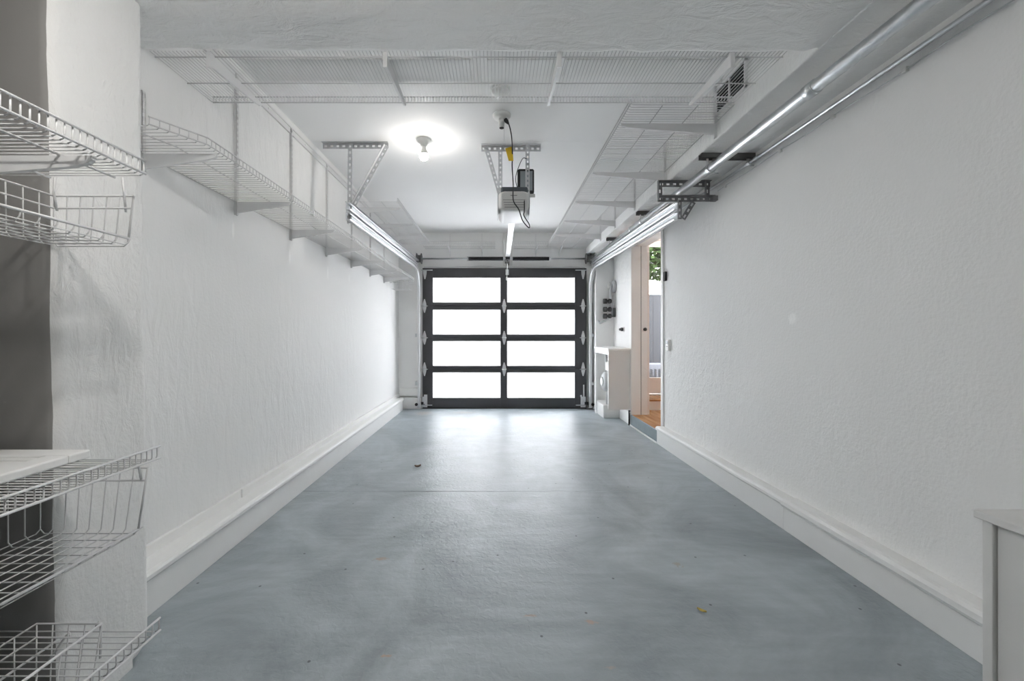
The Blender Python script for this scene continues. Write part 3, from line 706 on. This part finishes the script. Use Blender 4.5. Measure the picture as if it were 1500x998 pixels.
# 4 shelf hung on the far side of the beam
FC = Frame((0, 1.705, EYE+1.173), (1, 0, 0), (0, 1, 0))
SC = shelf('wire_shelf', (-.12, 1.7, EYE+1.173), FC, 2.645, .388, .0157, .032, [-1.19, -.46, .261, .978], 'wide fine meshed wire shelf hung across behind the beam', GRP, rods=(.09, .56), u0=-1.438, bhw=.06, rw=.0014)
# boards lying on it
GB = 'boards lying on the wire shelf behind the beam'
for (x0, x1, y0, y1, lab, zz) in [(-1.10, -.105, 1.765, 1.915, 'long flat white board lying on the left of the shelf behind the beam', .014),
                              (-.040, .265, 1.765, 1.885, 'short bright white board lying in the middle of the shelf behind the beam', .014),
                              (.30, .925, 1.765, 1.885, 'flat white board lying on the right of the shelf behind the beam', .014)]:
    z = EYE+1.173+.0016
    o = MB().box(x0, x1, y0, y1, z, z+zz).build('shelf_board', 'trim', loc=((x0+x1)/2, (y0+y1)/2, z), bevel=.002)
    tag(o, lab, 'board', GB)
# 5, 6 shelves on the header
for (x0, x1, br, lab) in [(-1.05, -.01, (-.68, -.21), 'white wire shelf on the header, left of the opener rail'), (.25, 1.29, (.58, .93), 'white wire shelf on the header, right of the opener rail')]:
    FH = Frame((0, YB, EYE+1.268), (1, 0, 0), (0, -1, 0))
    shelf('wire_shelf', ((x0+x1)/2, YB, EYE+1.268), FH, x1-x0, .31, .0254, .031, br, lab, GRP, rods=(.5,), u0=x0, bhw=.09, standards=[(u, -.12, .21) for u in br])
# 7,8,9 alcove shelves
FA = lambda z: Frame((-1.40, 0, z), (0, 1, 0), (1, 0, 0))
ad = 1.40-.878
zt, zm, zb = EYE+.396, EYE-.323, EYE-.770
shelf('wire_shelf', (-1.4, .5, zt), FA(zt), 1.62, ad, .0157, .036, [.905, .30], 'top wire shelf of the alcove on the left', GRP, rods=(.55, .86), u0=-.59, rw=.0017)
shelf('wire_shelf', (-1.4, .5, zm), FA(zm), 1.66, ad+.004, .0157, .034, [.62, .05], 'middle wire shelf of the left alcove, carrying a white panel', GRP, rods=(.55,), u0=-.59, rw=.0017)
shelf('wire_shelf', (-1.4, .5, zb), FA(zb), 1.66, ad+.004, .0200, .036, [.5, .0], 'lowest wire shelf of the left alcove near the floor', GRP, rods=(.55,), u0=-.59, rw=.0017)

# ---- wire baskets
def basket(loc, x0, x1, y0, y1, zt_, zb_, label, nx, ny, inset=.02, hooks=None, lowrim=None, mat='wire'):
    """open wire basket: rim, side wires tapering to a grid floor; lower front rim on the +X side if lowrim"""
    T = thing('wire_basket', loc, label, 'wire basket', 'white wire baskets')
    rim, wires, bot = MB(), MB(), MB()
    a0, a1, c0, c1 = x0+inset, x1-inset, y0+inset, y1-inset
    xr = x1 if lowrim is None else x1
    for z in (zt_, zt_-.032):
        k = (zt_-z)/(zt_-zb_)*inset
        rim.tube([(x1-k, y0+k, z), (x0+k, y0+k, z), (x0+k, y1-k, z), (x1-k, y1-k, z)], .0026, 6)
    rz = zt_ if lowrim is None else lowrim
    kr = (zt_-rz)/(zt_-zb_)*inset
    rim.tube([(x1-kr, y0+kr, rz), (x1-kr, y1-kr, rz)], .0034, 6)
    rim.tube([(x1, y0, zt_), (x1-kr, y0+kr, rz)], .0026, 6); rim.tube([(x1, y1, zt_), (x1-kr, y1-kr, rz)], .0026, 6)
    for i in range(nx+1):
        t = i/nx; xt, xb = x0+(x1-x0)*t, a0+(a1-a0)*t
        wires.tube([(xt, y0, zt_), (xb, c0, zb_+.008), (xb, c0+.010, zb_), (xb, c1-.010, zb_), (xb, c1, zb_+.008), (xt, y1, zt_)], .0016, 5)
    for j in range(ny+1):
        t = j/ny; yt, yb = y0+(y1-y0)*t, c0+(c1-c0)*t
        bot.tube([(x0, yt, zt_), (a0, yb, zb_+.008), (a0+.010, yb, zb_-.003), (a1-.010, yb, zb_-.003), (a1, yb, zb_+.006), (x1-kr, yt, rz)], .0016, 5)
    rim.build('rim', mat, T); wires.build('side_wires', mat, T); bot.build('floor_wires', mat, T)
    for hk in (hooks or []):
        MB().tube(hk, .0028, 6).build('hook', mat, T)
    return T
# basket under the top alcove shelf (front rim sits low)
y1_ = 1.065
basket((-1.05, .8, EYE+.25), -1.140, -.935, .50, y1_, EYE+.357, EYE+.228, 'wire basket hung under the top alcove shelf', 6, 16, inset=.008, hooks=[
        [(-.955, y1_-.01, zt+.004), (-.955, y1_-.005, EYE+.36), (-.955, y1_, EYE+.315)], [(-1.128, y1_-.01, zt+.004), (-1.132, y1_-.008, EYE+.36), (-1.130, y1_-.002, EYE+.318)]], lowrim=EYE+.246)
# basket under the middle alcove shelf
basket((-1.1, .8, EYE-.55), -1.20, -.918, .46, 1.088, EYE-.352, EYE-.515, 'deep wire basket hung under the middle alcove shelf', 8, 17, inset=.014, hooks=[
        [(-.945, 1.06, zm), (-.93, 1.075, EYE-.345), (-.93, 1.082, EYE-.38)]], lowrim=EYE-.508)
# basket below the lowest shelf, sitting on the floor side
basket((-1.1, .8, .02), -1.135, -.975, .45, 1.02, EYE-.715, EYE-.96, 'wire basket hooked at the lowest alcove shelf above the floor', 4, 12, hooks=[
        [(-.978, 1.02, EYE-.80), (-.986, 1.03, EYE-.728), (-.992, 1.03, EYE-.718), (-.998, 1.03, EYE-.728)], [(-1.09, 1.0, EYE-.80), (-1.062, 1.02, EYE-.745), (-1.055, 1.02, EYE-.738), (-1.05, 1.02, EYE-.75)]])
# small basket at the far end under the long left shelf
basket((-1.25, 5.4, EYE+.62), -1.40, -1.135, 5.40, 5.66, EYE+.715, EYE+.60, 'small wire basket under the far end of the long left shelf', 5, 5, hooks=[
        [(-1.15, 5.42, EYE+.735), (-1.15, 5.41, EYE+.69)], [(-1.15, 5.64, EYE+.735), (-1.15, 5.65, EYE+.69)]])

# white framed panel lying on the middle alcove shelf
PN = thing('cabinet_door_panel', (-1.2, .8, zm+.003), 'white framed cabinet door panel lying on the middle alcove shelf', 'panel')
z0 = zm+.0022
px0, px1, py0, py1 = -1.375, -1.055, .40, 1.075
b = MB(); fw = .055
b.box(px0, px1, py0, py0+fw, z0, z0+.022); b.box(px0, px1, py1-fw, py1, z0, z0+.022); b.box(px0, px0+fw, py0+fw, py1-fw, z0, z0+.022); b.box(px1-fw, px1, py0+fw, py1-fw, z0, z0+.022)
b.build('panel_frame', 'trim', PN, bevel=.004)
b = MB(); b.box(px0+fw-.004, px1-fw+.004, py0+fw-.004, py1-fw+.004, z0+.003, z0+.010); b.build('panel_field', 'trim', PN)
b = MB()
for (xa, xb, ya, yb) in ((px0+fw, px0+fw+.012, py0+fw, py1-fw), (px1-fw-.012, px1-fw, py0+fw, py1-fw), (px0+fw, px1-fw, py0+fw, py0+fw+.012), (px0+fw, px1-fw, py1-fw-.012, py1-fw)):
    b.box(xa, xb, ya, yb, z0+.009, z0+.016)
b.build('panel_bead', 'trim', PN, bevel=.003)

# ================================================================= PIPES UNDER THE SOFFIT
PX, PZ = 1.39, EYE+1.08
P = thing('conduit_pipe', (PX, 2.5, PZ), 'thick galvanised pipe running under the right soffit', 'pipe')
MB().cyl((PX, -2.9, PZ), (PX, 5.86, PZ), .028, 28).build('pipe', 'galv', P)
for y in (1.82, 4.25):
    MB().lathe((PX, y-.03, PZ), (0, 1, 0), [(.028, 0), (.0325, .003), (.0325, .057), (.028, .06)], 28).build('coupling', 'galv', P)
CX, CZ = 1.640, EYE+1.112
E_ = thing('conduit_pipe', (CX, 2.5, CZ), 'thin electrical conduit in the corner of wall and right soffit', 'pipe')
MB().cyl((CX, -2.9, CZ), (CX, 5.80, CZ), .0105, 16).build('conduit', 'galv', E_)
for y in (2.60, 4.5): MB().lathe((CX, y-.02, CZ), (0, 1, 0), [(.0105, 0), (.0145, .002), (.0145, .038), (.0105, .04)], 16).build('coupling', 'galv', E_)
W_ = thing('electric_cable', (XR-.004, 2.0, EYE+1.085), 'thin cable clipped to the right wall just below the conduit', 'cable')
pts = [(XR-.006, -2.0+.1*i, EYE+1.078+.004*math.sin(i*1.3)) for i in range(52)]
MB().tube(pts, .003, 6).build('cable', 'perf', W_)
for y in (1.0, 1.68, 2.04, 2.42, 3.0): MB().box(XR-.014, XR+.001, y-.01, y+.01, EYE+1.066, EYE+1.086).build('cable_clip', 'plast_w', W_, bevel=.002)
GS = 'strut channels under the soffit'
for (y, lab) in [(2.68, 'dark strut channel under the soffit, nearest to the beam'), (3.93, 'dark strut channel crossing the soffit just beyond the hanger frame'), (5.0, 'dark strut channel under the soffit, nearest to the garage door')]:
    T = thing('strut_channel', (1.5, y, SOF), lab, 'strut channel', GS)
    x0 = 1.322 if y < 3 else 1.335
    b = MB(); b.box(x0, XR, y-.0205, y+.0205, SOF-.003, SOF); b.box(x0, XR, y-.0205, y-.0178, SOF-.034, SOF); b.box(x0, XR, y+.0178, y+.0205, SOF-.034, SOF)
    b.box(x0, XR, y-.0205, y-.011, SOF-.034, SOF-.031); b.box(x0, XR, y+.011, y+.0205, SOF-.034, SOF-.031)
    b.build('channel', 'strut', T)
    for (cx, cz, r) in ((PX, PZ, .0285), (CX, CZ, .011)):
        c = MB(); n = 20
        pts = [(cx+(r+.002)*math.sin(a), y, cz-(r+.002)*math.cos(a)) for a in [(-2.5+5.0*i/n) for i in range(n+1)]]
        prev = None
        for i in range(n):
            p, q = Vector(pts[i]), Vector(pts[i+1]); mid = ((p+q)/2 - Vector((cx, y, cz))).normalized()
            c.obox(p, q, (0, 1, 0), mid, .026, .0025)
        c.obox(Vector(pts[0]), (pts[0][0]-.002, y, SOF-.02), (0, 1, 0), (1, 0, 0), .026, .0025); c.obox(Vector(pts[-1]), (pts[-1][0]+.002, y, SOF-.02), (0, 1, 0), (1, 0, 0), .026, .0025)
        c.cyl((cx+r*.7, y, cz-r-.006), (cx+r*.7+.03, y, cz-r-.006), .005, 8)
        c.build('pipe_clamp', 'track', T)

# ---- vent on the soffit face
V = thing('vent_grille', (1.32, 2.32, EYE+1.38), 'dark louvred vent grille on the face of the right soffit', 'vent')
b = MB(); va, vb, vc, vd = 2.17, 2.47, EYE+1.30, EYE+1.455
b.box(1.308, 1.321, va, vb, vc, vc+.014); b.box(1.308, 1.321, va, vb, vd-.014, vd); b.box(1.308, 1.321, va, va+.014, vc, vd); b.box(1.308, 1.321, vb-.014, vb, vc, vd); b.box(1.308, 1.321, 2.318, 2.330, vc, vd)
b.build('frame', 'steelw', V)
box(1.3145, 1.3195, va+.01, vb-.01, vc+.01, vd-.01).build('duct_shade_sheet', 'dark', V)  # near-black sheet; the duct's inner shade is put into its colour
b = MB(); z = vc+.024
while z < vd-.02:
    b.obox((1.313, va+.014, z), (1.313, vb-.014, z), (1, 0, .8), (-.8, 0, 1), .010, .0015); z += .016
b.build('louvre_slats', 'dgrey', V)

# ================================================================= GAS METER CABINET
G = thing('meter_cabinet', (1.45, 5.3, 0), 'white open-sided cabinet with gas meter in the far right corner', 'cabinet')
zt_ = EYE-.17
MB().prism([(1.335, 4.935, zt_), (1.635, 4.935, zt_), (1.665, 5.05, zt_), (1.665, 5.86, zt_), (1.385, 5.86, zt_), (1.36, 5.72, zt_)], (0, 0, -.022), (0, 0, 0)).build('cabinet_top', 'trim', G, bevel=.003)
MB().box(1.345, 1.64, 4.95, 4.968, .185, zt_-.022).build('front_panel', 'wood_w', G, bevel=.002)
b = MB(); b.obox((1.358, 4.975, .20), (1.358, 4.975, zt_-.02), (1, 0, 0), (0, 1, 0), .022, .03)
b.obox((1.378, 5.70, 0), (1.378, 5.70, zt_-.02), (1, 0, 0), (0, 1, 0), .02, .035); b.obox((1.358, 4.98, zt_-.05), (1.378, 5.70, zt_-.05), (1, 0, 0), (0, 0, 1), .016, .056)
b.build('side_frame', 'trim', G, bevel=.002)
MB().box(1.385, 1.66, 5.80, 5.83, .0, zt_-.02).build('back_panel', 'wood_w', G)
MB().box(1.385, 1.60, 5.35, 5.80, 0, .17).build('concrete_plinth', 'wood_w', G, bevel=.01)
GM = thing('gas_meter', (1.49, 5.4, .3), 'grey gas meter with pipe fittings standing inside the white cabinet', 'gas meter')
MB().lathe((1.44, 5.42, .47), (1, 0, 0), [(.03, -.05), (.10, -.045), (.125, -.02), (.125, .02), (.10, .045), (.03, .05)], 28).build('meter_body', 'meter', GM)
MB().lathe((1.392, 5.42, .47), (-1, 0, 0), [(.06, 0), (.06, .012), (.05, .016)], 24).build('dial_cover', 'plast_w', GM)
MB().cyl((1.46, 5.42, .36), (1.46, 5.42, .172), .02, 12).build('pipe', 'meter', GM)
MB().tube(catmull([(1.46, 5.48, .55), (1.46, 5.48, .72), (1.46, 5.48, .86)]), .020, 12).build('pipe', 'meter', GM)
b = MB(); b.tube(catmull([(1.46, 5.36, .55), (1.46, 5.36, .66), (1.47, 5.30, .70), (1.52, 5.26, .70)]), .022, 12)
b.build('pipe', 'meter', GM)
MB().box(1.43, 1.52, 5.30, 5.42, .62, .73).build('regulator', 'plast_w', GM, bevel=.012)
MB().lathe((1.47, 5.36, .74), (0, 0, 1), [(.022, 0), (.035, .01), (.035, .05), (.02, .07), (.02, .12)], 14).build('valve', 'pipe_d', GM)
ST = tag(MB().cyl((1.592, 4.945, 0), (1.592, 4.945, .18), .012, 12).build('pipe_stub', 'pipe_d', loc=(1.592, 4.945, 0)), 'short rusty pipe stub at the left end of the painted riser', 'pipe')

# pipe and valve cluster on the far right corner walls
H = thing('pipe_manifold', (1.62, 5.82, 1.45), 'dark pipe valves and meter dial in the corner above the cabinet', 'pipe valves')
yv_ = 5.84
MB().lathe((XR-.002, 5.80, 1.76), (-1, 0, 0), [(.035, 0), (.085, .004), (.085, .03), (.07, .04)], 24).build('dial', 'meter', H)
b = MB(); b.tube(catmull([(1.63, 5.80, 1.80), (1.60, 5.80, 1.70), (1.61, 5.81, 1.55), (1.63, 5.80, 1.42), (1.60, 5.80, 1.33), (1.50, 5.80, 1.27), (1.46, 5.81, 1.25), (1.44, 5.84, 1.28)]), .014, 10)
b.build('pipe', 'meter', H)
MB().tube([(1.61, 5.83, 1.78), (1.61, 5.83, 1.42)], .012, 10).build('pipe', 'meter', H)
for z in (1.555, 1.44, 1.345):
    m = MB(); m.lathe((1.59, 5.80, z), (-1, 0, 0), [(.016, -.03), (.032, -.02), (.034, .01), (.02, .02), (.02, .035), (.036, .04), (.036, .085), (.02, .09)], 14); m.build('valve', 'pipe_d', H)
MB().box(1.63, XR, 5.77, 5.83, 1.33, 1.46).build('valve_body', 'pipe_d', H, bevel=.008)
MB().lathe((1.60, 5.84, 1.74), (0, 0, 1), [(.02, 0), (.024, .02), (.018, .07), (.008, .09)], 12).build('cap', 'plast_w', H)

# bits on the right wall
T = thing('key_switch', (XR, 5.41, EYE+.065), 'small round black key switch on the wall left of the side doorway', 'switch')
MB().lathe((XR, 5.41, EYE+.065), (-1, 0, 0), [(.034, 0), (.034, .008), (.028, .012)], 20).build('plate', 'plast_w', T)
MB().lathe((XR-.012, 5.41, EYE+.065), (-1, 0, 0), [(.024, 0), (.024, .024), (.016, .028), (.016, .046), (.008, .05)], 18).build('lock_barrel', 'black', T)
T = thing('door_release_button', (XR, 4.06, EYE+.57), 'small black box mounted high at the near doorway edge', 'switch')
MB().box(XR-.024, XR, 4.035, 4.085, EYE+.525, EYE+.615).build('case', 'black', T, bevel=.005)
MB().box(XR-.012, XR, 4.083, 4.10, EYE+.54, EYE+.60).build('latch', 'galv', T, bevel=.002)
T = thing('wall_control', (XR, 3.99, EYE-.107), 'white opener wall control on the right wall beside the doorway', 'switch')
MB().box(XR-.022, XR, 3.955, 4.022, EYE-.16, EYE-.052).build('case', 'plast_w', T, bevel=.004)
MB().box(XR-.025, XR-.021, 3.965, 4.012, EYE-.095, EYE-.062).build('button', 'lens', T, bevel=.002)
MB().box(XR-.024, XR-.021, 3.972, 3.984, EYE-.118, EYE-.112).box(XR-.024, XR-.021, 3.992, 4.004, EYE-.118, EYE-.112).build('small_button', 'dgrey', T)

# near cabinet against the right wall
N_ = thing('storage_cabinet', (1.48, .6, 0), 'low white cabinet against the right wall in the near corner', 'cabinet')
cx0, cy1, czt = 1.335, 1.135, EYE-.485
MB().box(cx0-.012, XR-.003, -.6, cy1+.012, czt-.022, czt).build('cabinet_top', 'wood_w', N_, bevel=.003)
MB().box(cx0, 1.575, cy1-.024, cy1, 0, czt-.022).build('end_panel', 'wood_w', N_, bevel=.002)
b = MB(); b.box(cx0+.02, 1.58, -.55, cy1-.024, 0, czt-.022); b.build('body', 'wood_w', N_)
for ya, yb in ((-.55, .26), (.268, cy1-.028)):
    MB().box(cx0+.008, cx0+.02, ya, yb, .03, czt-.026).build('door', 'wood_w', N_, bevel=.002)

# loose bits on the floor
def leaf_mesh(c, ln, wd, ang, curl):
    m = MB(); ca, sa = math.cos(ang), math.sin(ang); n = 8; vs = []; fs = []
    for i in range(n+1):
        t = i/n; w_ = wd*math.sin(PI*min(1, t*.95+.03))**.8
        for s_ in (-1, 0, 1):
            x = (t-.5)*ln; y = s_*w_/2; z = .004 + curl*(abs(s_)*.6 + (t-.5)**2*2)
            vs.append((c[0]+x*ca-y*sa, c[1]+x*sa+y*ca, z))
    for i in range(n):
        for k in range(2): fs.append((i*3+k, i*3+k+1, i*3+4+k, i*3+3+k))
    b0 = len(vs); vs2 = [(v[0], v[1], v[2]-.0012) for v in vs]
    return m.add(vs, fs, True).add(vs2, [tuple(reversed(q)) for q in fs], True)
tag(leaf_mesh((.805, 1.618, 0), .035, .016, -.7, .008).build('dry_leaf', 'dryleaf', loc=(.805, 1.618, 0)), 'small yellow leaf scrap lying on the grey floor toward the right', 'leaf')
tag(leaf_mesh((-.643, 3.38, 0), .05, .035, .3, .018).build('dry_leaf', 'brownleaf', loc=(-.643, 3.38, 0)), 'small curled brown leaf on the floor beyond the joint', 'leaf')

# ================================================================= OUTSIDE
struct('ground', MB().box(-14, 1.6, 6.35, 22, -.16, -.03).box(1.6, 14, 5.72, 22, -.16, .18), 'paving', 'pale concrete drive outside the garage', 'ground')
FN = thing('garden_fence', (3.2, 7.35, .18), 'blue grey board fence outside the glass door', 'fence')
b = MB(); x = 1.9; i = 0
while x < 5.2:
    b.box(x, x+.176, 7.35, 7.375, .18, 1.80); x += .178
b.build('fence_boards', 'fence', FN, bevel=.003)
b = MB(); b.box(1.9, 5.2, 7.375, 7.42, .45, .54); b.box(1.9, 5.2, 7.375, 7.42, 1.5, 1.59); b.build('rail', 'fence', FN)
UB = thing('utility_box', (2.6, 6.9, .18), 'grey slatted utility box in front of the blue fence', 'box')
MB().box(2.36, 3.0, 6.75, 7.1, .18, .60).build('body', simple('pale_blue_grey_box', (.085, .092, .11), .6), UB, bevel=.01)
b = MB()
for i in range(9): b.box(2.39+.066*i, 2.42+.066*i, 6.742, 6.75, .23, .52)
b.build('slats', 'fence', UB)
MB().obox((2.46, 6.72, .47), (2.60, 6.70, .34), (0, 1, 0), (.7, 0, .7), .03, .035).build('handle', 'black', UB)
TRE = thing('garden_tree', (4.0, 9.4, .18), 'green leafy tree showing through the top of the glass door', 'tree')
MB().tube(catmull([(4.1, 9.4, .18), (4.0, 9.4, 1.4), (3.8, 9.3, 2.6), (3.6, 9.2, 3.4)]), [.09]*16+[.07]*15, 10).build('trunk', 'bark', TRE)
lm = MB(); rnd = random.Random(3)
for i in range(9000):
    while True:
        p = Vector((rnd.uniform(-1, 1), rnd.uniform(-1, 1), rnd.uniform(-1, 1)))
        if p.length < 1: break
    c = Vector((3.62, 9.1, 3.25)) + Vector((p.x*1.3, p.y*.8, p.z*.98))
    dn = Vector((rnd.uniform(-1, 1), rnd.uniform(-1, 1), rnd.uniform(-.6, .6))).normalized(); sd = dn.orthogonal().normalized()
    l_ = rnd.uniform(.09, .16)
    lm.add([c, c+dn*l_*.5+sd*l_*.28, c+dn*l_, c+dn*l_*.5-sd*l_*.28], [(0, 1, 2, 3)])
lf = lm.build('foliage', 'leaf', TRE); lf['kind'] = 'stuff'

# ================================================================= LIGHT
W = bpy.data.worlds.new('sky'); sc.world = W; W.use_nodes = True
bg = W.node_tree.nodes['Background']; bg.inputs['Color'].default_value = (.955, .975, 1.0, 1); bg.inputs['Strength'].default_value = P3

cam = bpy.data.cameras.new('camera'); co = bpy.data.objects.new('camera', cam); COL.objects.link(co); sc.camera = co
co.location = (0, 0, EYE); co.rotation_euler = (PI/2, 0, 0)
cam.sensor_fit = 'HORIZONTAL'; cam.sensor_width = 36; cam.lens = 605/1500*36
cam.shift_x = (750-727)/1500; cam.shift_y = -(499-490)/1500
cam.clip_start = .05

vs_ = sc.view_settings; sc.display_settings.display_device = 'sRGB'
vs_.view_transform = 'Standard'; vs_.look = 'None'; vs_.gamma = 1; vs_.use_curve_mapping = False; vs_.exposure = 2.24
cy = sc.cycles
cy.use_denoising = True
try: cy.denoiser = 'OPENIMAGEDENOISE'
except Exception: pass
cy.max_bounces = 14; cy.diffuse_bounces = 10; cy.glossy_bounces = 4; cy.transmission_bounces = 8; cy.transparent_max_bounces = 8
cy.sample_clamp_indirect = 6.0
cy.caustics_reflective = False; cy.caustics_refractive = False
